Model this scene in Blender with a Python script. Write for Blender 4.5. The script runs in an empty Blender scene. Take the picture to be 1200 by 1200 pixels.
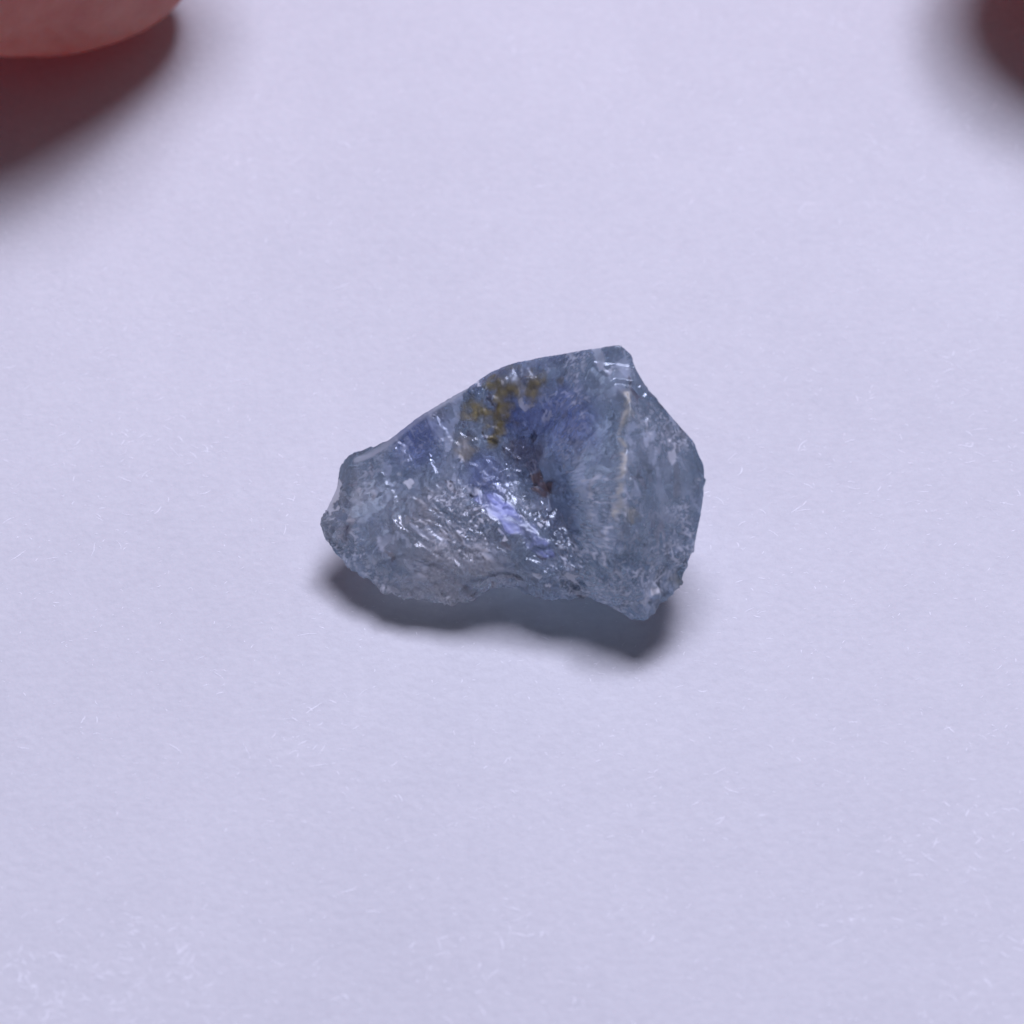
import bpy, bmesh, math, random
import numpy as np
from mathutils import Vector, kdtree
from mathutils.bvhtree import BVHTree

S = bpy.context.scene
S.unit_settings.scale_length = 0.01            # 1 unit = 1 cm
S.unit_settings.length_unit = 'CENTIMETERS'

# ------------------------------------------------------------------ camera
PITCH = math.radians(50)
cam = bpy.data.cameras.new('camera'); cam_o = bpy.data.objects.new('camera', cam)
S.collection.objects.link(cam_o); S.camera = cam_o
cam_o.location = (0, -9*math.cos(PITCH), 9*math.sin(PITCH))
cam_o.rotation_euler = (math.pi/2-PITCH, 0, 0)
cam.sensor_width = 36; cam.lens = 36*9/2.1
cam.clip_start = 0.1; cam.clip_end = 500
cam.dof.use_dof = True; cam.dof.focus_distance = 8.86; cam.dof.aperture_fstop = 1.3

# ------------------------------------------------------------------ light
w = bpy.data.worlds.new('World'); S.world = w; w.use_nodes = True
w.node_tree.nodes['Background'].inputs[0].default_value = (0.70, 0.70, 1.0, 1)
w.node_tree.nodes['Background'].inputs[1].default_value = 0.09

def area(name, loc, target, size, power, col, shape='DISK', sy=None):
    l = bpy.data.lights.new(name, 'AREA'); l.shape = shape; l.size = size
    if sy: l.size_y = sy
    l.energy = power; l.color = col
    o = bpy.data.objects.new(name, l); S.collection.objects.link(o)
    o.location = loc
    o.rotation_euler = (Vector(target)-Vector(loc)).to_track_quat('-Z', 'Y').to_euler()
    return o
area('ceiling_lamp', (1.5, 5.5, 20), (0, 0, 0), 11.5, 4080, (0.755, 0.75, 1.0))
area('desk_lamp', (4, 8, 19), (0, 0, 0), 4, 900, (0.755, 0.75, 1.0))

S.view_settings.view_transform = 'Standard'; S.view_settings.look = 'None'
S.view_settings.gamma = 1; S.view_settings.exposure = 0
S.view_settings.use_curve_mapping = False
S.render.engine = 'CYCLES'
cy = S.cycles
cy.use_denoising = True
cy.max_bounces = 16; cy.transmission_bounces = 12; cy.diffuse_bounces = 5; cy.glossy_bounces = 6
cy.volume_bounces = 12; cy.volume_step_rate = .6; cy.volume_max_steps = 64; cy.transparent_max_bounces = 8; cy.caustics_reflective = True; cy.caustics_refractive = True
cy.blur_glossy = 0.3; cy.sample_clamp_indirect = 6

# ------------------------------------------------------------------ helpers
def link(o, parent=None):
    S.collection.objects.link(o)
    if parent: o.parent = parent
    return o
def mesh_obj(name, V, F, mat, parent=None, smooth=True):
    me = bpy.data.meshes.new(name)
    if isinstance(F, np.ndarray):
        n, k = F.shape
        me.vertices.add(len(V)); me.vertices.foreach_set('co', np.asarray(V, np.float32).ravel())
        me.loops.add(n*k); me.loops.foreach_set('vertex_index', F.astype(np.int32).ravel())
        me.polygons.add(n); me.polygons.foreach_set('loop_start', np.arange(0, n*k, k, dtype=np.int32))
        me.update(calc_edges=True); me.validate()
    else:
        me.from_pydata([tuple(v) for v in V], [], F)
    me.polygons.foreach_set('use_smooth', [smooth]*len(me.polygons))
    me.materials.append(mat)
    return link(bpy.data.objects.new(name, me), parent)

rng = np.random.default_rng(7)
PERM = rng.permutation(4096).astype(np.int64)
GR = rng.normal(size=(4096, 3)); GR /= np.linalg.norm(GR, axis=1)[:, None]
def perlin(p):
    i = np.floor(p).astype(np.int64); f = p-i
    t = f*f*f*(f*(f*6-15)+10)
    out = 0
    for a in (0, 1):
        for b in (0, 1):
            for c in (0, 1):
                h = PERM[(PERM[(PERM[(i[:, 0]+a) & 4095]+i[:, 1]+b) & 4095]+i[:, 2]+c) & 4095]
                g = GR[h]
                dd = (g[:, 0]*(f[:, 0]-a)+g[:, 1]*(f[:, 1]-b)+g[:, 2]*(f[:, 2]-c))
                wx = t[:, 0] if a else 1-t[:, 0]
                wy = t[:, 1] if b else 1-t[:, 1]
                wz = t[:, 2] if c else 1-t[:, 2]
                out = out+dd*wx*wy*wz
    return out*1.6
def fbm(p, o=3):
    s = 0; a = 1
    for k in range(o):
        s = s+a*perlin(p*2**k+17.3*k); a *= .5
    return s
def warp(p, amt, freq):
    return p+amt*np.stack([perlin(p*freq+3.1), perlin(p*freq+47.7), perlin(p*freq+91.3)], 1)

class NT:
    def __init__(s, name):
        s.m = bpy.data.materials.new(name); s.m.use_nodes = True
        s.t = s.m.node_tree; s.t.nodes.clear()
        s.out = s.n('ShaderNodeOutputMaterial')
    def n(s, typ, **kw):
        nd = s.t.nodes.new(typ)
        for k, v in kw.items():
            if k.startswith('i_'):
                nd.inputs[k[2:].replace('_', ' ')].default_value = v
            else: setattr(nd, k, v)
        return nd
    def l(s, a, b): s.t.links.new(a, b)

# ------------------------------------------------------------------ paper
def paper_material():
    N = NT('white_paper')
    b = N.n('ShaderNodeBsdfPrincipled'); N.l(b.outputs[0], N.out.inputs[0])
    b.inputs['Roughness'].default_value = .75; b.inputs['Specular IOR Level'].default_value = .3
    tc = N.n('ShaderNodeTexCoord')
    n1 = N.n('ShaderNodeTexNoise'); n1.inputs['Scale'].default_value = 11; n1.inputs['Detail'].default_value = 8; n1.inputs['Roughness'].default_value = .75
    N.l(tc.outputs['Object'], n1.inputs['Vector'])
    r = N.n('ShaderNodeValToRGB'); r.color_ramp.elements[0].position = .3; r.color_ramp.elements[1].position = .7
    r.color_ramp.elements[0].color = (.645, .645, .655, 1); r.color_ramp.elements[1].color = (.745, .745, .745, 1)
    n3 = N.n('ShaderNodeTexNoise'); n3.inputs['Scale'].default_value = 45; n3.inputs['Detail'].default_value = 5; n3.inputs['Roughness'].default_value = .7
    mp = N.n('ShaderNodeMapping'); mp.inputs['Scale'].default_value = (1, 1.5, 1); N.l(tc.outputs['Object'], mp.inputs['Vector']); N.l(mp.outputs[0], n3.inputs['Vector'])
    av = N.n('ShaderNodeMath', operation='MULTIPLY_ADD'); av.inputs[1].default_value = .6; N.l(n3.outputs[0], av.inputs[0])
    hf = N.n('ShaderNodeMath', operation='MULTIPLY'); hf.inputs[1].default_value = .4; N.l(n1.outputs[0], hf.inputs[0]); n4 = N.n('ShaderNodeTexNoise'); n4.inputs['Scale'].default_value = 1.1; n4.inputs['Detail'].default_value = 2; N.l(tc.outputs['Object'], n4.inputs['Vector'])
    h4 = N.n('ShaderNodeMath', operation='MULTIPLY_ADD'); h4.inputs[1].default_value = .45; N.l(n4.outputs[0], h4.inputs[0]); N.l(hf.outputs[0], h4.inputs[2])
    sb = N.n('ShaderNodeMath', operation='SUBTRACT'); sb.inputs[1].default_value = .22; N.l(h4.outputs[0], sb.inputs[0]); N.l(sb.outputs[0], av.inputs[2])
    N.l(av.outputs[0], r.inputs[0]); N.l(r.outputs[0], b.inputs['Base Color'])
    n2 = N.n('ShaderNodeTexNoise'); n2.inputs['Scale'].default_value = 55; n2.inputs['Detail'].default_value = 4
    N.l(tc.outputs['Object'], n2.inputs['Vector'])
    bp = N.n('ShaderNodeBump'); bp.inputs['Strength'].default_value = .25; bp.inputs['Distance'].default_value = .01
    N.l(n2.outputs[0], bp.inputs['Height']); N.l(bp.outputs[0], b.inputs['Normal'])
    return N.m
G = 60
g = np.linspace(-30, 30, G+1)
PV = [(x, y, -.001) for y in g for x in g]
PF = [(j*(G+1)+i, j*(G+1)+i+1, (j+1)*(G+1)+i+1, (j+1)*(G+1)+i) for j in range(G) for i in range(G)]
paper = mesh_obj('paper', PV, PF, paper_material())
paper['kind'] = 'structure'
# loose fibres of the paper surface, far too many to count
def fibre_material():
    N = NT('paper_fibre')
    b = N.n('ShaderNodeBsdfPrincipled'); N.l(b.outputs[0], N.out.inputs[0])
    b.inputs['Base Color'].default_value = (.92, .92, .93, 1); b.inputs['Roughness'].default_value = .45
    return N.m
def fibres():
    R = random.Random(4); V = []; F = []
    def strand(x, y, a, ln, wd):
        n = 6; cur = R.gauss(0, .35); base = len(V); px, py = x, y
        for i in range(n):
            t = i/(n-1); ww = wd*(.3+.7*math.sin(math.pi*min(max(t, .1), .9)))
            z = -.0008+.0004*math.sin(math.pi*t)*R.uniform(.2, 1)
            dx, dy = -math.sin(a)*ww, math.cos(a)*ww
            V.append((px+dx, py+dy, z)); V.append((px, py, z+.12*ww)); V.append((px-dx, py-dy, z))
            a += cur*.3+R.gauss(0, .15); px += math.cos(a)*ln/(n-1); py += math.sin(a)*ln/(n-1)
        for i in range(n-1):
            for q in (0, 1):
                p = base+i*3+q; F.append((p, p+1, p+4, p+3))
    zones = [(R.uniform(-1.4, 1.4), R.uniform(-1.5, 1.6), R.uniform(.06, .3)) for q in range(34)]
    for c in range(900):
        zx, zy, zs = zones[int(len(zones)*R.random()**1.6)]
        cx, cy_ = (R.gauss(zx, zs), R.gauss(zy, zs*.7)) if R.random() < .75 else (R.uniform(-1.6, 1.6), R.uniform(-1.7, 2.0))
        for k in range(R.choice((1, 1, 1, 2, 3, 5))):
            strand(cx+R.gauss(0, .03), cy_+R.gauss(0, .03), R.gauss(0, .6), R.uniform(.006, .02)*R.choice((1, 1, 1, 1.5, 2)), R.uniform(.0004, .0012))
    for c in range(5000):
        strand(R.uniform(-1.6, 1.6), R.uniform(-1.7, 2.0), R.gauss(0, .7), R.uniform(.003, .010), R.uniform(.0004, .0010))
    return V, F
fV, fF = fibres()
fib = mesh_obj('surface_fibres', fV, fF, fibre_material(), paper)
fib['kind'] = 'stuff'

# ------------------------------------------------------------------ the stone
# <ctrl>
CTRL = [
    (-0.3921, -0.1423, 0.1350), (-0.3819, -0.1636, 0.1150), (-0.3643, -0.1978, 0.1000), (-0.3209, -0.2360, 0.0900), (-0.2812, -0.2627, 0.0850),
    (-0.2555, -0.2831, 0.0750), (-0.2128, -0.2987, 0.0700), (-0.1771, -0.2938, 0.0720), (-0.1276, -0.3009, 0.0700), (-0.0851, -0.3009, 0.0700),
    (-0.0562, -0.2915, 0.0800), (-0.0340, -0.2864, 0.0980), (0.0068, -0.2874, 0.1020), (0.0204, -0.3014, 0.0950), (0.0492, -0.3123, 0.0950),
    (0.0848, -0.3207, 0.1000), (0.1338, -0.3200, 0.1100), (0.1759, -0.3374, 0.1100), (0.2111, -0.3612, 0.1100), (0.2361, -0.3790, 0.1080),
    (0.2664, -0.3853, 0.1050), (0.2954, -0.3541, 0.1200), (0.3242, -0.3315, 0.1350), (0.3412, -0.3157, 0.1450), (0.3512, -0.2903, 0.1700),
    (0.3731, -0.2423, 0.2100), (0.3867, -0.1875, 0.2550), (0.3884, -0.1441, 0.2900), (0.3870, -0.1238, 0.3000), (0.3632, -0.0939, 0.3300),
    (0.3345, -0.0665, 0.3500), (0.3021, -0.0457, 0.3800), (0.2701, -0.0161, 0.4000), (0.2466, 0.0182, 0.4250), (0.2366, 0.0433, 0.4400),
    (0.2164, 0.0593, 0.4500), (0.1406, 0.0637, 0.4300), (0.0984, 0.0659, 0.4150), (0.0561, 0.0703, 0.4000), (0.0000, 0.0700, 0.3800),
    (-0.0392, 0.0673, 0.3600), (-0.0853, 0.0454, 0.3360), (-0.1417, 0.0279, 0.3120), (-0.1930, 0.0035, 0.2880), (-0.2495, -0.0243, 0.2550),
    (-0.2823, -0.0398, 0.2310), (-0.3168, -0.0393, 0.2200), (-0.3362, -0.0332, 0.2050), (-0.3530, -0.0632, 0.1900), (-0.3598, -0.0842, 0.1750),
    (-0.3768, -0.1144, 0.1550), (-0.3148, -0.0529, 0.2200), (-0.2871, -0.0547, 0.2300), (-0.2441, -0.0402, 0.2550), (-0.1876, -0.0101, 0.2880),
    (-0.1364, 0.0134, 0.3130), (-0.0817, 0.0276, 0.3380), (-0.0340, 0.0359, 0.3620), (0.0204, 0.0266, 0.3750), (0.0847, 0.0292, 0.3950),
    (0.1522, 0.0364, 0.4250), (-0.3191, -0.1121, 0.2000), (-0.3240, -0.1538, 0.1700), (-0.3380, -0.1846, 0.1350), (-0.2726, -0.1555, 0.1800),
    (-0.2127, -0.1454, 0.2050), (-0.1494, -0.1351, 0.2350), (-0.1018, -0.1345, 0.2500), (-0.1703, -0.0625, 0.2600), (-0.0936, -0.0504, 0.2850),
    (-0.0647, -0.0112, 0.3100), (0.0000, 0.0032, 0.3400), (0.1017, -0.0007, 0.3700), (0.2315, -0.0719, 0.4250), (0.2258, -0.1458, 0.3950),
    (0.2170, -0.2149, 0.3600), (0.2237, -0.2687, 0.3150), (0.1926, -0.3105, 0.2450), (0.1681, -0.3354, 0.1800), (0.3401, -0.1680, 0.3050),
    (0.2989, -0.2147, 0.2950), (0.3508, -0.2234, 0.2400), (0.2769, -0.3025, 0.2300), (0.3328, -0.2884, 0.1650), (0.2639, -0.3579, 0.1650),
    (0.0340, -0.0433, 0.2950), (0.1517, -0.1093, 0.3400), (0.0546, -0.0772, 0.2300), (0.0768, -0.1191, 0.1950), (0.0136, -0.1041, 0.2300),
    (0.1350, -0.1689, 0.2800), (0.1612, -0.2395, 0.2750), (0.1083, -0.2094, 0.2100), (-0.0747, -0.1343, 0.2340), (-0.0390, -0.1387, 0.2340),
    (0.0068, -0.1846, 0.2200), (0.0625, -0.2384, 0.2000), (-0.0576, -0.1846, 0.2200), (0.0101, -0.2412, 0.1980), (0.0811, -0.2614, 0.1880),
    (-0.0932, -0.2010, 0.2000), (-0.1950, -0.2312, 0.1700), (-0.2721, -0.2285, 0.1400), (-0.1016, -0.2762, 0.1500), (-0.2038, -0.2739, 0.1150),
    (-0.0169, -0.2570, 0.1800), (0.0675, -0.2996, 0.1600), (0.1348, -0.3007, 0.1800), (-0.2248, -0.1642, 0.0020), (0.2329, -0.1982, 0.0000),
    (0.0695, -0.1021, 0.0000), (-0.0342, -0.2549, 0.0700), (0.0068, -0.2568, 0.0750), (-0.0138, -0.1685, 0.0400), (-0.0762, -0.1327, 0.0100),
    (0.0517, -0.1644, 0.0350), (-0.2588, -0.1603, 0.0300), (0.3090, -0.1960, 0.0600), (0.1374, -0.2129, 0.0400), (-0.1399, 0.0494, 0.0500),
    (0.0702, 0.0955, 0.0500), (0.2937, -0.0614, 0.1000), (0.1738, 0.1213, 0.1800), (0.0349, 0.1100, 0.1400), (-0.1741, 0.0554, 0.1100),
    (-0.3114, -0.0529, 0.0900), (0.2583, 0.0402, 0.2200), (0.3425, -0.0840, 0.1800), (-0.0696, 0.0870, 0.1400), (-0.3449, -0.0980, 0.0900),
    (-0.2430, -0.0075, 0.0900), (0.1917, -0.0252, 0.0300), (0.3417, -0.1899, 0.1200),
]
CENTRE = (0.0260, -0.0319, 0.0650)
FEAT = {
    'stain': [(-0.0511, 0.0120, 0.3300, 0.0281), (-0.0204, 0.0169, 0.3450, 0.0298), (0.0136, 0.0127, 0.3600, 0.0263), (0.0508, 0.0085, 0.3800, 0.0211), (0.0847, 0.0109, 0.3900, 0.0175), (-0.0630, -0.0020, 0.3150, 0.0246), (-0.0306, -0.0017, 0.3250, 0.0281), (-0.0340, -0.0296, 0.3000, 0.0193), (-0.0374, -0.0616, 0.2850, 0.0140)],
    'ochre': [(-0.0903, -0.0417, 0.2750, 0.0123), (-0.0868, -0.0668, 0.2650, 0.0140), (-0.1023, -0.0235, 0.2800, 0.0088)],
    'ochre_edge': [(0.2267, -0.0834, 0.4050, 0.0123), (0.2232, -0.1014, 0.3950, 0.0140), (0.2198, -0.1194, 0.3850, 0.0105), (0.2262, -0.2432, 0.2950, 0.0140), (0.2296, -0.2523, 0.2850, 0.0105), (0.3260, -0.3089, 0.1500, 0.0140), (0.3210, -0.3182, 0.1400, 0.0105)],
    'brown': [(0.0613, -0.0951, 0.2300, 0.0105), (0.0579, -0.1108, 0.2300, 0.0140), (0.0596, -0.1202, 0.2200, 0.0140), (0.0528, -0.1273, 0.2100, 0.0105)],
    'rust': [(0.0000, -0.0798, 0.2800, 0.0246), (0.0340, -0.0824, 0.2700, 0.0211), (-0.0816, -0.2861, 0.0950, 0.0158), (-0.0629, -0.2839, 0.0950, 0.0158), (-0.3451, -0.1735, 0.1350, 0.0123), (-0.3347, -0.1779, 0.1350, 0.0088)],
    'blue': [(-0.1876, -0.0374, 0.2700, 0.0421), (-0.1620, -0.0235, 0.2800, 0.0281), (0.0678, -0.0376, 0.3350, 0.0526), (0.1099, -0.0553, 0.3500, 0.0456), (0.0170, -0.0220, 0.3300, 0.0316), (0.1350, -0.0844, 0.3500, 0.0351), (0.0931, -0.0258, 0.3600, 0.0386), (-0.0594, -0.1142, 0.2550, 0.0281), (-0.0425, -0.1238, 0.2400, 0.0246)],
    'lilac': [(-0.0543, -0.1531, 0.2300, 0.0140), (-0.0339, -0.1669, 0.2200, 0.0228), (-0.0136, -0.1851, 0.2100, 0.0211), (0.0068, -0.2010, 0.2000, 0.0193), (0.0271, -0.2211, 0.1950, 0.0158), (0.0507, -0.2453, 0.1950, 0.0140), (0.0760, -0.2652, 0.1900, 0.0088)],
    'pale': [(-0.1696, -0.2449, 0.1600, 0.0789), (-0.1017, -0.2587, 0.1500, 0.0702), (-0.1188, -0.2917, 0.1100, 0.0526), (-0.2040, -0.2836, 0.1000, 0.0526), (-0.3420, -0.1064, 0.1800, 0.0456), (-0.3504, -0.1482, 0.1500, 0.0351)],
    'vein': [(0.2306, -0.0338, 0.4200, 0.0039), (0.2302, -0.0631, 0.4150, 0.0042), (0.2233, -0.0856, 0.4050, 0.0060), (0.2198, -0.1036, 0.3950, 0.0063), (0.2164, -0.1216, 0.3850, 0.0046), (0.2163, -0.1463, 0.3700, 0.0035), (0.2179, -0.1733, 0.3500, 0.0042), (0.2211, -0.1979, 0.3400, 0.0049), (0.2145, -0.2138, 0.3200, 0.0060), (0.2043, -0.2339, 0.3100, 0.0060), (0.1942, -0.2517, 0.3000, 0.0046)],
    'calm': [(-0.3415, -0.1149, 0.1900, 0.0386), (-0.3499, -0.1565, 0.1600, 0.0281), (-0.2560, -0.0843, 0.2200, 0.0491), (-0.2045, -0.0790, 0.2400, 0.0439), (-0.2893, -0.1594, 0.1900, 0.0316), (-0.1704, -0.0486, 0.2700, 0.0439), (-0.1021, -0.0019, 0.3200, 0.0316), (-0.0170, 0.0447, 0.3700, 0.0386), (0.0679, 0.0520, 0.4000, 0.0386), (-0.0255, -0.1762, 0.2100, 0.0246), (0.0169, -0.2164, 0.2000, 0.0211), (0.1012, -0.2098, 0.2500, 0.0281), (0.2856, -0.1537, 0.3400, 0.0421), (0.1689, 0.0251, 0.4300, 0.0246)],
    'busy': [(0.1678, -0.2890, 0.2400, 0.0526), (0.2349, -0.3160, 0.2200, 0.0614), (0.2860, -0.3403, 0.1700, 0.0491), (0.1518, -0.3241, 0.1500, 0.0439), (-0.0678, -0.2998, 0.1200, 0.0386), (-0.1354, -0.2668, 0.1600, 0.0526), (0.0848, -0.0746, 0.3000, 0.0386), (0.1186, -0.0420, 0.3400, 0.0351), (0.2177, -0.2113, 0.3300, 0.0351)],
    'diag': [(-0.0677, -0.2395, 0.1800, 0.0614), (0.0000, -0.2532, 0.1700, 0.0614), (0.0676, -0.2887, 0.1600, 0.0526), (0.1518, -0.3241, 0.1500, 0.0526), (-0.1357, -0.1762, 0.2100, 0.0526), (-0.0170, -0.1900, 0.2000, 0.0351), (-0.1695, -0.2587, 0.1500, 0.0702)],
    'ledge': [(-0.3115, -0.0461, 0.2200, 0.0056), (-0.2907, -0.0479, 0.2300, 0.0061), (-0.2700, -0.0430, 0.2400, 0.0061), (-0.2476, -0.0334, 0.2550, 0.0061), (-0.2254, -0.0198, 0.2680, 0.0061), (-0.2015, -0.0053, 0.2800, 0.0056), (-0.1758, 0.0042, 0.2950, 0.0053), (-0.1501, 0.0155, 0.3080, 0.0053), (-0.1228, 0.0276, 0.3200, 0.0046), (-0.0938, 0.0389, 0.3330, 0.0042)],
    'rim': [(-0.0853, 0.0454, 0.3360, 0.0158), (-0.0392, 0.0673, 0.3600, 0.0158), (0.0561, 0.0703, 0.4000, 0.0158), (0.1406, 0.0637, 0.4300, 0.0175), (0.2164, 0.0593, 0.4500, 0.0211), (0.2466, 0.0182, 0.4250, 0.0158), (0.3021, -0.0457, 0.3800, 0.0140), (0.3632, -0.0939, 0.3300, 0.0140)],
    'matte': [(-0.0680, -0.1126, 0.2400, 0.0316), (-0.0170, -0.1625, 0.2200, 0.0351), (0.0339, -0.2120, 0.2000, 0.0351), (0.0760, -0.2587, 0.1900, 0.0246), (0.0000, -0.1264, 0.2300, 0.0246)],
    'right_face': [(0.2857, -0.1266, 0.3600, 0.0421), (0.3196, -0.1723, 0.3100, 0.0456), (0.2855, -0.2214, 0.2900, 0.0386), (0.3194, -0.2537, 0.2500, 0.0386), (0.2685, -0.2890, 0.2400, 0.0316), (0.2779, -0.0635, 0.3900, 0.0246)],
    'hollow_shade': [(0.0848, -0.1323, 0.2500, 0.0421), (0.1049, -0.1930, 0.2300, 0.0421), (0.0340, -0.0962, 0.2600, 0.0316), (0.1511, -0.2214, 0.2900, 0.0316), (0.0000, -0.0383, 0.3100, 0.0246), (0.1184, -0.0919, 0.3200, 0.0281)],
    'dark': [(-0.1977, -0.1045, 0.2200, 0.0044), (-0.1928, -0.0911, 0.2200, 0.0044), (-0.1858, -0.0862, 0.2300, 0.0044), (-0.0932, -0.1917, 0.2100, 0.0053), (-0.0831, -0.1966, 0.2000, 0.0053), (-0.0728, -0.2098, 0.2000, 0.0053), (-0.0627, -0.2145, 0.1950, 0.0044), (-0.0985, -0.1442, 0.2300, 0.0053), (-0.0849, -0.1487, 0.2300, 0.0044), (-0.3435, -0.1716, 0.1300, 0.0061), (-0.3349, -0.1713, 0.1350, 0.0053), (-0.0714, -0.2880, 0.1000, 0.0044), (-0.0578, -0.2858, 0.1000, 0.0044), (0.0170, -0.1531, 0.2300, 0.0044), (0.0221, -0.1376, 0.2300, 0.0044), (0.2271, -0.3403, 0.1700, 0.0044), (0.2236, -0.3332, 0.1800, 0.0044)],
    'painted_glint': [(-0.2341, -0.0686, 0.2200, 0.0070), (-0.2270, -0.0866, 0.2200, 0.0061), (-0.2283, -0.1068, 0.2200, 0.0044), (-0.1777, -0.2668, 0.1600, 0.0039), (-0.1987, -0.2114, 0.1700, 0.0035), (-0.1376, -0.2995, 0.0900, 0.0053), (0.2895, -0.3338, 0.1700, 0.0053), (0.2140, -0.3621, 0.1300, 0.0044), (-0.0102, 0.0379, 0.3700, 0.0044), (0.0678, 0.0314, 0.3900, 0.0044), (-0.0545, 0.0211, 0.3300, 0.0035), (0.1713, -0.1988, 0.3100, 0.0035), (0.0915, -0.1775, 0.2300, 0.0035), (-0.3205, -0.1372, 0.1900, 0.0044), (0.2011, -0.2973, 0.2500, 0.0053), (0.1679, -0.3052, 0.2200, 0.0053), (0.2228, -0.3107, 0.2400, 0.0053), (0.2690, -0.0994, 0.3800, 0.0053), (0.3030, -0.1179, 0.3500, 0.0053), (0.3676, -0.1663, 0.2900, 0.0070)],
}
# </ctrl>
C0 = np.array(CENTRE)
def stone_surface(sub):
    bm = bmesh.new()
    dirs = [(Vector(c)-Vector(CENTRE)) for c in CTRL]
    vs = [bm.verts.new(d.normalized()) for d in dirs]
    for i, v in enumerate(vs): v.index = i
    bmesh.ops.convex_hull(bm, input=vs)
    bm.verts.ensure_lookup_table(); bm.verts.index_update()
    tris = []
    lut = {tuple(round(c, 6) for c in d.normalized()): i for i, d in enumerate(dirs)}
    for f in bm.faces:
        tris.append([lut[tuple(round(c, 6) for c in v.co)] for v in f.verts])
    bm.free()
    bvh = BVHTree.FromPolygons([d for d in dirs], tris)
    bm = bmesh.new(); bmesh.ops.create_icosphere(bm, subdivisions=sub, radius=1)
    D = np.array([v.co[:] for v in bm.verts]); F = np.array([[v.index for v in f.verts] for f in bm.faces], np.int32)
    bm.free()
    D /= np.linalg.norm(D, axis=1)[:, None]
    O = Vector((0, 0, 0)); rad = np.zeros(len(D))
    for i, d in enumerate(D):
        h = bvh.ray_cast(O, Vector(d))
        rad[i] = h[3] if h[0] is not None else np.nan
    bad = np.isnan(rad); rad[bad] = np.nanmean(rad)
    return D*rad[:, None]+C0, F
def edges_of(F):
    E = np.concatenate([F[:, [0, 1]], F[:, [1, 2]], F[:, [2, 0]]]); return E     # each edge twice (both directions)
def smooth(V, E, n, lam=.5):
    deg = np.bincount(E[:, 0], minlength=len(V))
    for k in range(n):
        A = np.stack([np.bincount(E[:, 0], V[E[:, 1], c], len(V)) for c in range(3)], 1)/deg[:, None]
        V = V+lam*(A-V)
    return V
def normals(V, F):
    n = np.cross(V[F[:, 1]]-V[F[:, 0]], V[F[:, 2]]-V[F[:, 0]])
    N = np.stack([np.bincount(F.ravel(), np.repeat(n[:, c], 3), len(V)) for c in range(3)], 1)
    return N/(np.linalg.norm(N, axis=1)[:, None]+1e-20)
def chips(P, n, seed, tilt, k=4, concave=.35, tone=False):
    """Fracture facets: neighbouring little planes meet in crisp edges (lower envelope), some scooped (upper)."""
    r = np.random.default_rng(seed)
    seeds = P[r.choice(len(P), n, replace=False)]
    kd = kdtree.KDTree(n)
    for i, s in enumerate(seeds): kd.insert(s, i)
    kd.balance()
    near = np.array([[h[1] for h in kd.find_n(q, k)] for q in P])
    T = r.normal(size=(n, 3))*tilt*np.where(r.random(n) < .1, 2.2, .9)[:, None]
    h = np.stack([((P-seeds[near[:, c]])*T[near[:, c]]).sum(1) for c in range(k)], 1)
    scoop = r.random(n) < concave
    w = h.argmin(1); lo = h[np.arange(len(P)), w]
    d = lo
    if concave > 0:
        up = np.sort(h, 1)[:, 1]
        s = scoop[near[:, 0]]
        d = np.where(s, .5*(lo+up), lo)
    if tone:
        own = near[np.arange(len(P)), w]
        return d, r.normal(size=n)[own]
    return d
PATHS = ('ledge', 'vein', 'lilac', 'rim')
def feat_mask(P, key, k=1.0):
    m = np.zeros(len(P)); Fs = np.array(FEAT[key])
    if key in PATHS:                                                # a line drawn through the points
        for a, b in zip(Fs, Fs[1:]):
            ab = b[:3]-a[:3]; t_ = np.clip(((P-a[:3])@ab)/(ab@ab), 0, 1)
            d2 = ((P-a[:3]-t_[:, None]*ab)**2).sum(1); r = (a[3]*(1-t_)+b[3]*t_)*k
            m = np.maximum(m, np.exp(-d2/(2*r*r)))
        return m
    for x, y, z, r in Fs:
        m = np.maximum(m, np.exp(-((P-np.array((x, y, z)))**2).sum(1)/(2*(r*k)**2)))
    return m

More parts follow.
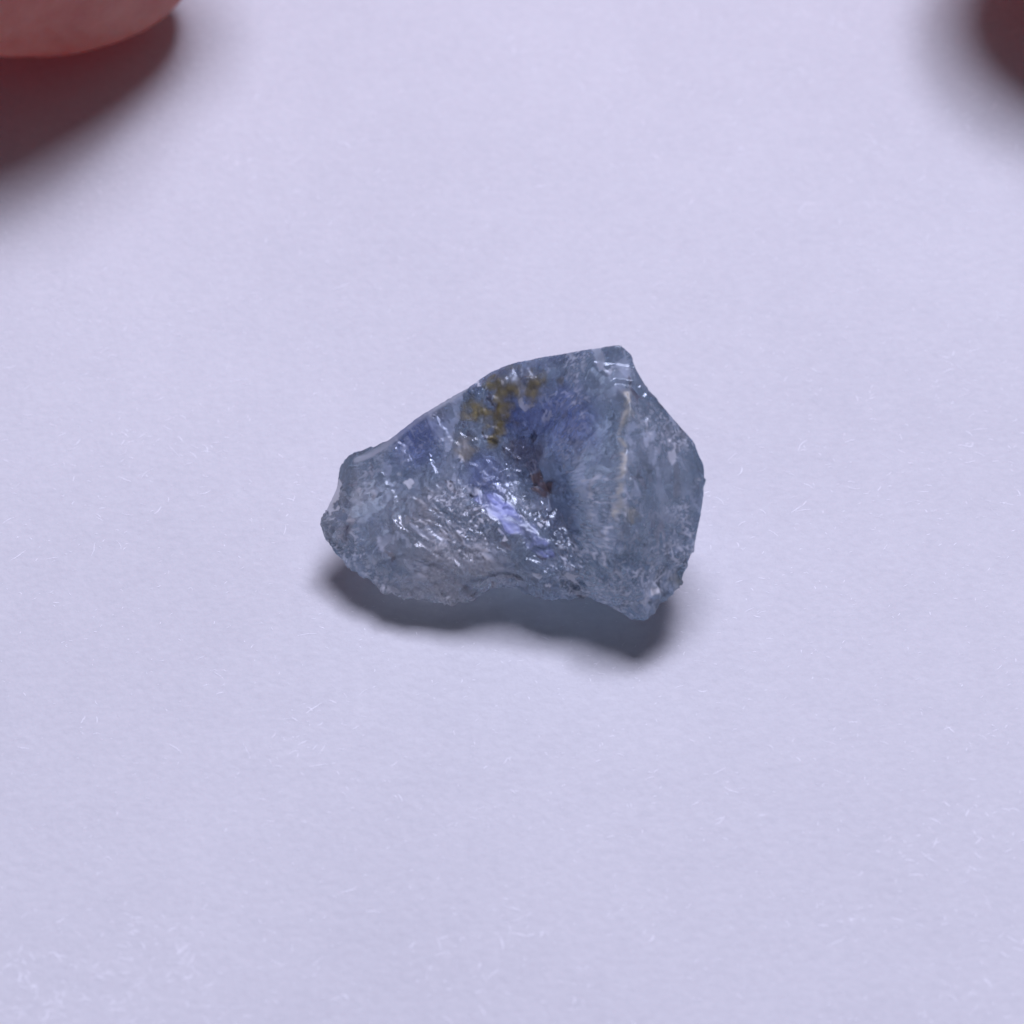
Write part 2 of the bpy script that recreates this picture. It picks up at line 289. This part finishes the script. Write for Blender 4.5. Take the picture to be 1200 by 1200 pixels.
def streaks(P, ang, f):
    """Grain of the crystal: noise drawn out along one direction of the broken faces."""
    up = np.array((0, .766, .643)); rt = np.array((1., 0, 0)); dp = np.array((0, .643, -.766))
    c, s = math.cos(ang), math.sin(ang)
    al = rt*c+up*s; ac = -rt*s+up*c
    return np.stack([P@al*f*.22, P@ac*f, P@dp*f*.6], 1)
def ridge(x, w): return np.clip((1-np.abs(x)-(1-w))/w, 0, 1)
def build_stone():
    V, F = stone_surface(8)
    E = edges_of(F)
    V = smooth(V, E, 2)
    Nn = smooth(normals(V, F), E, 12); Nn /= np.linalg.norm(Nn, axis=1)[:, None]
    base = V.copy()
    axis = np.array((0, .643, -.766)); face = np.where(Nn@axis < .15)[0]
    def on_surface(p):
        q = base[face]-p; al = q@axis; d2 = (q**2).sum(1)-al**2+np.where(np.abs(al) > .2, 1, 0)
        return base[face[d2.argmin()]]
    for k in FEAT:                                                  # put every feature on the surface itself
        FEAT[k] = [(*on_surface(np.array(f[:3])), f[3]) for f in FEAT[k]]
    calm = feat_mask(base, 'calm'); busy = feat_mask(base, 'busy'); low = feat_mask(base, 'diag'); ledge = np.clip(1.5*feat_mask(base, 'ledge'), 0, 1); rim = feat_mask(base, 'rim')
    d = chips(warp(base, .01, 9.0), 130, 1, .12, k=9, concave=0)
    d = np.clip(d-d.mean()+.0012, -.0038, .0032)*(1-.4*calm)
    e = chips(warp(base, .01, 22), 700, 2, .17, k=7, concave=0); e = np.clip(e-e.mean()+.0005, -.0026, .0024)
    d = (d+e*(1-.3*calm))*(1-.9*ledge)*(1-.75*rim)
    rough = np.clip(.5+.7*fbm(base*6+5, 2), .1, 1.0)*(1-.45*calm)+.4*busy
    V = V+Nn*d[:, None]
    Nn = smooth(normals(V, F), E, 10); Nn /= np.linalg.norm(Nn, axis=1)[:, None]
    # flakes drawn out along the grain: each one tilts a little and has its own clarity
    up = np.array((0, .766, .643)); dp = np.array((0, .643, -.766))
    B2 = warp(base, .02, 7)
    def grain(P, ang, k):
        c, s = math.cos(ang), math.sin(ang); rt = np.array((1., 0, 0))
        return np.stack([P@(rt*c+up*s)*k, P@(-rt*s+up*c), P@dp*.8], 1)
    gA = grain(B2, math.radians(100), .45); gB = grain(B2, math.radians(-35), .4)
    G2 = np.where((low > .45)[:, None], gB+5, gA)
    dS, tS = chips(G2, 5200, 3, .26, k=5, concave=0, tone=True)
    dM, tM = chips(G2, 1300, 4, .13, k=6, concave=0, tone=True)
    Wp = warp(warp(base, .05, 14), .02, 40)
    st = fbm(streaks(warp(base, .03, 12), math.radians(100), 44), 2)*(1-low)+fbm(streaks(warp(base, .03, 12), math.radians(-35), 44)+9, 2)*low
    lines = np.maximum(ridge(perlin(Wp*24), .09), .9*ridge(perlin(Wp*42+9), .11))
    lines = np.maximum(lines, .8*ridge(st, .09)); lines = np.maximum(lines, .6*ridge(perlin(Wp*75+3), .14))
    gate = np.clip(.55+1.5*fbm(base*8+30, 3), 0, 1)
    gate = np.clip(gate*(1-.4*calm)+.6*busy, .1, 1)
    dS = np.clip(dS-dS.mean(), -.0015, .0013); dM = np.clip(dM-dM.mean(), -.0015, .0012)
    d2 = (dS+dM)*rough*(1-.5*rim)+lines*gate*.0004+.0005*st*(.3+rough)+.00012*fbm(base*80, 2)
    d2 = d2*(1-.7*ledge)
    V = V+Nn*d2[:, None]
    V[:, 2] = np.maximum(V[:, 2], 0)
    tone = .6*tS*np.clip(.3+rough, 0, 1)+.5*tM
    frost = np.clip(.24+.30*fbm(base*9+11, 3)+.10*st+.14*tone, .06, .8)
    return V, F, base, frost, lines*gate, st, tone, tS, ledge
def stone_material():
    N = NT('rough_sapphire')
    at = N.n('ShaderNodeAttribute', attribute_name='tint')
    fr = N.n('ShaderNodeAttribute', attribute_name='frost')
    gl = N.n('ShaderNodeBsdfGlass'); gl.inputs['IOR'].default_value = 1.7; gl.inputs['Roughness'].default_value = .14
    gl.distribution = 'MULTI_GGX'
    N.l(at.outputs['Color'], gl.inputs['Color'])
    pr = N.n('ShaderNodeBsdfPrincipled'); pr.inputs['Roughness'].default_value = .5; pr.inputs['IOR'].default_value = 1.6
    pr.inputs['Specular IOR Level'].default_value = .35
    dc = N.n('ShaderNodeAttribute', attribute_name='body')
    N.l(dc.outputs['Color'], pr.inputs['Base Color'])
    mr = N.n('ShaderNodeMapRange'); mr.inputs['To Min'].default_value = .02; mr.inputs['To Max'].default_value = .36
    N.l(fr.outputs['Fac'], mr.inputs['Value']); N.l(mr.outputs[0], gl.inputs['Roughness'])
    op = N.n('ShaderNodeAttribute', attribute_name='opaque')
    mx = N.n('ShaderNodeMixShader'); N.l(op.outputs['Fac'], mx.inputs[0])
    N.l(gl.outputs[0], mx.inputs[1])
    tl = N.n('ShaderNodeBsdfTranslucent'); N.l(at.outputs['Color'], tl.inputs[0])      # frosted skin passes light on
    fm = N.n('ShaderNodeMixShader'); sk = N.n('ShaderNodeAttribute', attribute_name='crusty')
    mr2 = N.n('ShaderNodeMapRange'); N.l(sk.outputs['Fac'], mr2.inputs['Value']); mr2.inputs['To Min'].default_value = .5; mr2.inputs['To Max'].default_value = 1
    N.l(mr2.outputs[0], fm.inputs[0]); N.l(tl.outputs[0], fm.inputs[1]); N.l(pr.outputs[0], fm.inputs[2]); N.l(fm.outputs[0], mx.inputs[2]); N.l(mx.outputs[0], N.out.inputs['Surface'])
    # colour zones, milky veils, one clear corner, and hollow shade put in as absorption
    tc = N.n('ShaderNodeTexCoord')
    def math_(op, a, b):
        nd = N.n('ShaderNodeMath', operation=op)
        for k, v in enumerate((a, b)):
            if isinstance(v, (int, float)): nd.inputs[k].default_value = v
            else: N.l(v, nd.inputs[k])
        return nd.outputs[0]
    def blob(p, r):
        vd = N.n('ShaderNodeVectorMath', operation='DISTANCE'); N.l(tc.outputs['Object'], vd.inputs[0]); vd.inputs[1].default_value = p
        mr_ = N.n('ShaderNodeMapRange', interpolation_type='SMOOTHSTEP'); N.l(vd.outputs['Value'], mr_.inputs['Value'])
        mr_.inputs['From Min'].default_value = r; mr_.inputs['From Max'].default_value = r*.35; return mr_.outputs[0]
    blue = None
    for p, r in ZONES['blue']:
        b_ = blob(p, r); blue = b_ if blue is None else math_('MAXIMUM', blue, b_)
    clear = None
    for p, r in ZONES['clear']:
        b_ = blob(p, r); clear = b_ if clear is None else math_('MAXIMUM', clear, b_)
    keep = math_('SUBTRACT', 1.0, math_('MULTIPLY', clear, .85))
    vn_ = N.n('ShaderNodeTexNoise'); vn_.inputs['Scale'].default_value = 11; vn_.inputs['Detail'].default_value = 3; vn_.inputs['Distortion'].default_value = 1.2
    N.l(tc.outputs['Object'], vn_.inputs['Vector'])
    vr = N.n('ShaderNodeMapRange'); N.l(vn_.outputs[0], vr.inputs['Value']); vr.inputs['From Min'].default_value = .38; vr.inputs['From Max'].default_value = .66
    vr.inputs['To Min'].default_value = 1.5; vr.inputs['To Max'].default_value = 8.0
    va = N.n('ShaderNodeVolumeAbsorption'); va.inputs['Color'].default_value = (.36, .50, .86, 1)
    N.l(math_('MULTIPLY', keep, .28), va.inputs['Density'])
    vb = N.n('ShaderNodeVolumeAbsorption'); vb.inputs['Color'].default_value = (.22, .30, .86, 1)
    N.l(math_('MULTIPLY', blue, 5.0), vb.inputs['Density'])
    hollow_shade = None
    for p, r in ZONES['hollow_shade']:
        b_ = blob(p, r); hollow_shade = b_ if hollow_shade is None else math_('MAXIMUM', hollow_shade, b_)
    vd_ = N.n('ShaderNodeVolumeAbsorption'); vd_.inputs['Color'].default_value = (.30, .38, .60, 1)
    N.l(math_('MULTIPLY', hollow_shade, 12.0), vd_.inputs['Density'])
    vs = N.n('ShaderNodeVolumeScatter'); vs.inputs['Color'].default_value = (.985, .99, .996, 1); vs.inputs['Anisotropy'].default_value = .55
    N.l(math_('MULTIPLY', math_('ADD', 1.0, math_('MULTIPLY', clear, 1.6)), vr.outputs[0]), vs.inputs['Density'])
    ad = N.n('ShaderNodeAddShader'); N.l(va.outputs[0], ad.inputs[0]); N.l(vs.outputs[0], ad.inputs[1])
    ad2 = N.n('ShaderNodeAddShader'); N.l(ad.outputs[0], ad2.inputs[0]); N.l(vb.outputs[0], ad2.inputs[1])
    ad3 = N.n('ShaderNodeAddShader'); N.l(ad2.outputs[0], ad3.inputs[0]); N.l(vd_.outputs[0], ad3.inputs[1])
    N.l(ad3.outputs[0], N.out.inputs['Volume'])
    return N.m
ZONES = {'blue': [], 'clear': [], 'hollow_shade': []}
_in = np.array((0, .643, -.766))
for key, pts in (('blue', ((0, .08), (3, .10), (4, .09), (7, .06))), ('clear', ((0, .10), (1, .10), (2, .09))), ('hollow_shade', ((0, .09), (1, .09), (2, .07)))):
    src = FEAT[{'blue': 'blue', 'clear': 'pale', 'hollow_shade': 'hollow_shade'}[key]]
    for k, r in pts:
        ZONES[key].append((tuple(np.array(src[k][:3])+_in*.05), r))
sV, sF, sB, sFrost, sLine, sStreak, sTone, sFlake, sLedge = build_stone()
stone = mesh_obj('rough_gemstone', sV, sF, stone_material())
def lerp(a, b, t): return a*(1-t[:, None])+np.array(b)[None, :]*t[:, None]
nz = fbm(sB*30, 3); nz2 = fbm(sB*12+7, 3)
tint = np.tile(np.array((.84, .935, .985)), (len(sV), 1)); body = np.tile(np.array((.35, .40, .50)), (len(sV), 1))
sBw = warp(warp(sB, .018, 16), .012, 45)
def m(key, k=1.0, j=.35): return np.clip(feat_mask(sBw, key, k)*(1+j*nz+j*nz2+.3*sStreak), 0, 1)
body = body*np.clip(1+.40*sStreak+.30*nz+.45*sTone, .2, 2.2)[:, None]
tint = tint*np.clip(1+.12*sStreak+.10*sTone, .55, 1.0)[:, None]
sOp = np.clip(.12+.26*np.abs(sTone)+.28*nz2, 0, .75); sCrust = np.clip(.2+.35*np.abs(sTone), 0, .8)
dk = np.clip((-sFlake-1.7)*3, 0, 1); body = lerp(body, (.03, .035, .065), dk); sOp = np.maximum(sOp, dk*.8); sCrust = np.maximum(sCrust, dk)
br = np.clip((sFlake-1.75)*3, 0, 1); body = lerp(body, (.75, .78, .84), br); sOp = np.maximum(sOp, br*.75); sCrust = np.maximum(sCrust, br)  # near-white body on a few flakes paints in sparkle
body = lerp(body, (.62, .64, .70), sLedge); sOp = np.maximum(sOp, sLedge*.55)  # bright reflection along the ledge painted as paler body
body = lerp(body, (.70, .73, .80), np.clip(sLine*1.3, 0, 1)); sOp = np.maximum(sOp, np.clip(sLine*1.0, 0, .85)); sCrust = np.maximum(sCrust, np.clip(sLine, 0, .9))
b_ = m('blue'); tint = lerp(tint, (.60, .68, .94), b_*.7); body = lerp(body, (.11, .145, .30), b_*.55)
dp_ = np.clip(m('hollow_shade', 1.0), 0, 1); body = body*(1-.45*dp_)[:, None]; tint = tint*(1-.15*dp_)[:, None]  # shade of the hollow painted in by darkening body and tint
mt = feat_mask(sB, 'matte'); sFrost = np.maximum(sFrost, .6*mt); sOp = np.maximum(sOp, .35*mt)
rf = np.clip(1.3*feat_mask(sBw, 'right_face'), 0, 1); body = lerp(body, (.36, .385, .44), rf*.6); sOp = np.clip(sOp+.05*rf, 0, .8)
p_ = m('pale', 1.0); body = lerp(body, (.58, .565, .565), p_*.65); tint = lerp(tint, (1.0, .975, .95), p_*.8)
for key, c, k in (('stain', (.15, .115, .045), 1.0), ('ochre', (.34, .29, .20), 1.1), ('ochre_edge', (.36, .34, .25), 1.0), ('brown', (.10, .035, .022), 1.0), ('rust', (.16, .10, .10), 1.0)):
    q = np.clip((m(key, k, .9)-.25)*1.5, 0, 1)*(.4 if key == 'rust' else .7)
    body = lerp(body, c, q); tint = lerp(tint, np.array(c)*1.6, q*.8); sOp = np.maximum(sOp, q*.7); sCrust = np.maximum(sCrust, q)
dkc = np.clip(m('dark', 1.0, .6)*1.6-.3, 0, 1); body = lerp(body, (.025, .028, .05), dkc); sOp = np.maximum(sOp, dkc*.9); sCrust = np.maximum(sCrust, dkc)
wh = np.clip(m('painted_glint', 1.0, 1.2)*1.5-.4, 0, 1); body = lerp(body, (.88, .90, .93), wh); sOp = np.maximum(sOp, wh*.9); sCrust = np.maximum(sCrust, wh)  # small glints painted as near-white opaque spots
vn = np.clip(m('vein', 1.8, .9)*1.4, 0, 1); body = lerp(body, (.66, .63, .52), vn*.8); sOp = np.maximum(sOp, vn*.8); sCrust = np.maximum(sCrust, vn)
l_ = np.clip(feat_mask(warp(sB, .012, 30), 'lilac', .85)*2.6-.7, 0, 1)*np.clip(.85+.5*sStreak, 0, 1); body = lerp(body, (.33, .375, .74), l_); sOp = np.maximum(sOp, l_*.7); sCrust = np.maximum(sCrust, l_); sFrost = np.maximum(sFrost, l_)  # bluish reflection of the facet painted into the body colour
def col_attr(me, name, c):
    a = me.attributes.new(name, 'FLOAT_COLOR', 'POINT')
    a.data.foreach_set('color', np.concatenate([np.clip(c, 0, 1), np.ones((len(c), 1))], 1).astype(np.float32).ravel())
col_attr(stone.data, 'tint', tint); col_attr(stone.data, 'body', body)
a = stone.data.attributes.new('frost', 'FLOAT', 'POINT'); a.data.foreach_set('value', sFrost.astype(np.float32))
a = stone.data.attributes.new('crusty', 'FLOAT', 'POINT'); a.data.foreach_set('value', sCrust.astype(np.float32))
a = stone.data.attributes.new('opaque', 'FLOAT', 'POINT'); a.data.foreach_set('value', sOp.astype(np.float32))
stone['label'] = 'rough translucent blue-grey crystal with olive stain lying on white paper'
stone['category'] = 'gemstone'

# thin crusts and healed cracks that sit on the crystal's broken faces
def crust_material(name, c1, c2, rgh):
    N = NT(name)
    b = N.n('ShaderNodeBsdfPrincipled'); tr = N.n('ShaderNodeBsdfTransparent'); mx = N.n('ShaderNodeMixShader'); cv = N.n('ShaderNodeAttribute', attribute_name='cover')
    N.l(cv.outputs['Fac'], mx.inputs[0]); N.l(tr.outputs[0], mx.inputs[1]); N.l(b.outputs[0], mx.inputs[2]); N.l(mx.outputs[0], N.out.inputs[0])
    tc = N.n('ShaderNodeTexCoord'); n1 = N.n('ShaderNodeTexNoise'); n1.inputs['Scale'].default_value = 60; n1.inputs['Detail'].default_value = 4
    N.l(tc.outputs['Object'], n1.inputs['Vector'])
    r = N.n('ShaderNodeValToRGB'); r.color_ramp.elements[0].position = .35; r.color_ramp.elements[1].position = .65
    r.color_ramp.elements[0].color = (*c1, 1); r.color_ramp.elements[1].color = (*c2, 1)
    N.l(n1.outputs[0], r.inputs[0]); N.l(r.outputs[0], b.inputs['Base Color'])
    b.inputs['Roughness'].default_value = rgh
    return N.m
sN = normals(sV, sF)
def crust(name, mask, thr, mat, lift=.0006, full=.6, soft=1.5):
    f = sF[(mask[sF] > thr).all(1)]
    if not len(f): return None
    lab = np.arange(len(sV))                                        # keep the largest connected patch
    for _ in range(400):
        mn = lab[f].min(1); new = lab.copy()
        np.minimum.at(new, f.ravel(), np.repeat(mn, 3))
        if (new == lab).all(): break
        lab = new
    v, c = np.unique(lab[f[:, 0]], return_counts=True); f = f[lab[f[:, 0]] == v[c.argmax()]]
    ids, inv = np.unique(f, return_inverse=True)
    edge = np.clip((mask[ids]-thr)*soft, 0, 1)
    o = mesh_obj(name, sV[ids]+sN[ids]*(lift*(.4+edge))[:, None], inv.reshape(f.shape), mat, stone)
    a = o.data.attributes.new('cover', 'FLOAT', 'POINT'); a.data.foreach_set('value', (full*edge*np.clip(.8+.8*nz[ids], .1, 1)).astype(np.float32))
    return o
o = crust('iron_stain', np.clip(feat_mask(sBw, 'stain', 1.15)*(1+.5*nz+.5*nz2+.4*sStreak), 0, 1)*(front_ := (sN[:, 2] > -.2)), .34, crust_material('limonite', (.19, .155, .045), (.34, .28, .11), .5))
if o: o['label'] = 'olive brown iron stain near the top edge'
o = crust('inclusion', np.clip(feat_mask(sBw, 'brown')*(1+.5*nz), 0, 1)*front_, .4, crust_material('brown_inclusion', (.06, .038, .034), (.13, .085, .075), .45), full=.45, soft=2)
if o: o['label'] = 'dark reddish brown inclusion in the hollow'
o = crust('healed_crack', np.clip(feat_mask(sBw, 'vein', 1.2)*(1+.5*nz+.3*nz2), 0, 1)*front_, .35, crust_material('pale_crack', (.40, .37, .27), (.58, .53, .40), .6), full=.6, soft=2.5)
if o: o['label'] = 'pale yellowish crack running down the right ridge'

_kd = kdtree.KDTree(len(sV[::6]))
for _i, _v in enumerate(sV[::6]): _kd.insert(_v, _i*6)
_kd.balance()
def inside(q):
    i = _kd.find(q)[1]; return (q-sV[i])@sN[i] < -.004
def inner_cracks():
    R = np.random.default_rng(21); V = []; F = []
    ok = np.where((sN@_in < -.05))[0]
    for c in range(900):
        i = ok[R.integers(len(ok))]
        n = sN[i]; p = sB[i]-n*(.012+.11*R.random()**1.5)
        if p[2] < .03: continue
        t1 = np.cross(n, R.normal(size=3)); t1 /= np.linalg.norm(t1)
        ax = n*R.uniform(-.9, .9)+np.cross(n, t1); ax /= np.linalg.norm(ax)
        L = R.uniform(.012, .05); Wd = L*R.uniform(.15, .5); nrm = np.cross(t1, ax)
        k0 = len(V); cv = R.normal()*.35; rows = 5; P_ = []
        for a in range(rows):
            u = a/(rows-1)*2-1; wl = Wd*(1-u*u*.85)*R.uniform(.7, 1.3)
            for s in (-1, 0, 1):
                q = p+t1*(u*L*.5)+ax*(s*wl*.5+R.normal()*.06*L)+nrm*(cv*L*u*u+.12*L*s*s*np.sign(cv)+R.normal()*.03*L)
                P_.append(q)
        if not all(inside(q) for q in P_): continue
        V.extend(P_)
        for a in range(rows-1):
            for s in (0, 1):
                q = k0+a*3+s; F.append((q, q+1, q+4, q+3))
    return V, F
def crack_material():
    N = NT('inner_crack')
    b = N.n('ShaderNodeBsdfPrincipled'); tr = N.n('ShaderNodeBsdfTransparent'); mx = N.n('ShaderNodeMixShader')
    b.inputs['Base Color'].default_value = (.80, .83, .88, 1); b.inputs['Roughness'].default_value = .25
    tc = N.n('ShaderNodeTexCoord'); n1 = N.n('ShaderNodeTexNoise'); n1.inputs['Scale'].default_value = 50; N.l(tc.outputs['Object'], n1.inputs['Vector'])
    mr = N.n('ShaderNodeMapRange'); mr.inputs['From Min'].default_value = .35; mr.inputs['From Max'].default_value = .65; mr.inputs['To Min'].default_value = .15; mr.inputs['To Max'].default_value = .85
    N.l(n1.outputs[0], mr.inputs['Value']); N.l(mr.outputs[0], mx.inputs[0])
    N.l(tr.outputs[0], mx.inputs[1]); N.l(b.outputs[0], mx.inputs[2]); N.l(mx.outputs[0], N.out.inputs[0])
    return N.m
cV, cF = inner_cracks()
o = mesh_obj('inner_cracks', cV, cF, crack_material(), stone); o['kind'] = 'stuff'

# ------------------------------------------------------------------ the hand
def skin_material():
    N = NT('skin')
    b = N.n('ShaderNodeBsdfPrincipled')
    # flesh lets some red light through to the far side
    tl = N.n('ShaderNodeBsdfTranslucent'); tl.inputs[0].default_value = (1.0, .025, .03, 1)
    mx = N.n('ShaderNodeMixShader'); mx.inputs[0].default_value = .46
    N.l(b.outputs[0], mx.inputs[1]); N.l(tl.outputs[0], mx.inputs[2]); N.l(mx.outputs[0], N.out.inputs[0])
    tc = N.n('ShaderNodeTexCoord')
    n1 = N.n('ShaderNodeTexNoise'); n1.inputs['Scale'].default_value = 4; n1.inputs['Detail'].default_value = 6; n1.inputs['Roughness'].default_value = .65
    N.l(tc.outputs['Object'], n1.inputs['Vector'])
    r = N.n('ShaderNodeValToRGB'); r.color_ramp.elements[0].position = .35; r.color_ramp.elements[1].position = .7
    r.color_ramp.elements[0].color = (.24, .22, .175, 1); r.color_ramp.elements[1].color = (.42, .385, .30, 1)
    N.l(n1.outputs[0], r.inputs[0]); N.l(r.outputs[0], b.inputs['Base Color'])
    b.inputs['Subsurface Weight'].default_value = 1
    b.inputs['Subsurface Radius'].default_value = (1.0, .25, .15); b.inputs['Subsurface Scale'].default_value = .35
    b.inputs['Roughness'].default_value = .5; b.inputs['Specular IOR Level'].default_value = .4
    wv = N.n('ShaderNodeTexWave'); wv.inputs['Scale'].default_value = 7; wv.inputs['Distortion'].default_value = 9; wv.inputs['Detail'].default_value = 3
    N.l(tc.outputs['Object'], wv.inputs['Vector'])
    bp = N.n('ShaderNodeBump'); bp.inputs['Strength'].default_value = .22; bp.inputs['Distance'].default_value = .01
    N.l(wv.outputs[0], bp.inputs['Height']); N.l(bp.outputs[0], b.inputs['Normal'])
    return N.m
CHAINS = [
    [(-.88, 1.455, .23, .22), (-1.02, 1.44, .36, .35), (-1.22, 1.36, .60, .46), (-1.85, 1.78, 1.15, .64), (-3.0, 3.2, 2.6, .80), (-3.4, 5.6, 3.9, 1.05), (-1.6, 8.4, 4.6, 1.4), (.6, 10.2, 4.8, 1.5)],
    [(1.36, 1.52, .42, .40), (1.70, 1.86, .98, .52), (2.5, 3.2, 2.6, .70), (2.9, 5.4, 3.9, .78), (2.2, 8.0, 4.6, .95), (1.4, 10.4, 4.8, 1.3)],
    [(3.2, 2.3, .47, .44), (3.5, 2.7, 1.2, .56), (4.0, 3.8, 2.5, .72), (4.0, 6.0, 3.9, .80), (3.3, 8.6, 4.6, .95), (2.4, 10.6, 4.8, 1.3)],
    [(4.6, 3.3, .45, .42), (4.9, 3.7, 1.1, .53), (5.3, 4.8, 2.3, .68), (5.1, 7.0, 3.7, .76), (4.3, 9.2, 4.4, .92), (3.2, 11.0, 4.7, 1.3)],
    [(5.8, 4.8, .38, .35), (6.0, 5.2, .95, .44), (6.3, 6.2, 1.9, .55), (6.0, 8.0, 3.2, .62), (5.0, 9.9, 4.0, .85), (3.8, 11.6, 4.6, 1.25)],
    [(.6, 10.2, 4.8, 1.5), (1.6, 13.0, 4.8, 1.7), (2.2, 16.0, 5.0, 1.75), (2.6, 24.0, 6.0, 2.3)],
    [(3.6, 11.6, 4.6, 1.25), (3.4, 13.6, 4.8, 1.5), (3.4, 16.2, 5.0, 1.6), (3.8, 24.0, 6.0, 2.2)]]
def build_hand():
    bm = bmesh.new(); ico = bmesh.new(); bmesh.ops.create_icosphere(ico, subdivisions=3, radius=1)
    iv = [v.co.copy() for v in ico.verts]; jf = [[v.index for v in f.verts] for f in ico.faces]; ico.free()
    def ball(c, r):
        vs = [bm.verts.new(c+v*r) for v in iv]
        for f in jf: bm.faces.new([vs[i] for i in f])
    for ch in CHAINS:
        for a, b in zip(ch, ch[1:]):
            A, B = Vector(a[:3]), Vector(b[:3]); L = (B-A).length
            n = max(2, int(L/(.16*min(a[3], b[3]))))
            n = min(n, 30)
            for k in range(n):
                t_ = k/n; ball(A.lerp(B, t_), a[3]*(1-t_)+b[3]*t_)
        ball(Vector(ch[-1][:3]), ch[-1][3])
    me = bpy.data.meshes.new('hand'); bm.to_mesh(me); bm.free()
    o = bpy.data.objects.new('hand', me); link(o)
    md = o.modifiers.new('remesh', 'REMESH'); md.mode = 'VOXEL'; md.voxel_size = .07; md.use_smooth_shade = True
    sm = o.modifiers.new('smooth', 'SMOOTH'); sm.factor = .5; sm.iterations = 12
    dg = bpy.context.evaluated_depsgraph_get()
    m2 = bpy.data.meshes.new_from_object(o.evaluated_get(dg)); o.modifiers.clear(); o.data = m2
    m2.name = 'hand'; m2.materials.clear(); m2.materials.append(skin_material())
    m2.polygons.foreach_set('use_smooth', [True]*len(m2.polygons))
    return o
hand = build_hand()
hand['label'] = 'bare hand reaching in from behind, its blurred fingertip in the upper left corner'
hand['category'] = 'hand'
def nail_material():
    N = NT('fingernail')
    b = N.n('ShaderNodeBsdfPrincipled'); N.l(b.outputs[0], N.out.inputs[0])
    b.inputs['Base Color'].default_value = (.50, .34, .30, 1); b.inputs['Roughness'].default_value = .3
    return N.m
nail_mat = nail_material()
for ch in CHAINS[:5]:
    c0, c1, c2 = (Vector(c[:3]) for c in ch[:3])
    fwd = (c0-c2).normalized(); dor = Vector((0, 0, 1))-fwd*fwd.z; dor.normalize(); side = fwd.cross(dor)
    mid = c1.copy(); r = ch[1][3]*.96
    nv = []; nf = []
    for a in range(9):
        for b in range(9):
            u, v = a/4-1, b/4-1
            x = u*math.sqrt(1-v*v*.5)*.72; y = v*math.sqrt(1-u*u*.5)*.62      # rounded oblong
            an = x*.95
            nv.append(mid+dor*(r*1.0*math.cos(an)+.01)+side*(r*1.0*math.sin(an))+fwd*(y*r))
    for a in range(8):
        for b in range(8):
            q = a*9+b; nf.append((q, q+1, q+10, q+9))
    nl = mesh_obj('fingernail', nv, nf, nail_mat, hand)
    md = nl.modifiers.new('thickness', 'SOLIDIFY'); md.thickness = .03; md.offset = 0
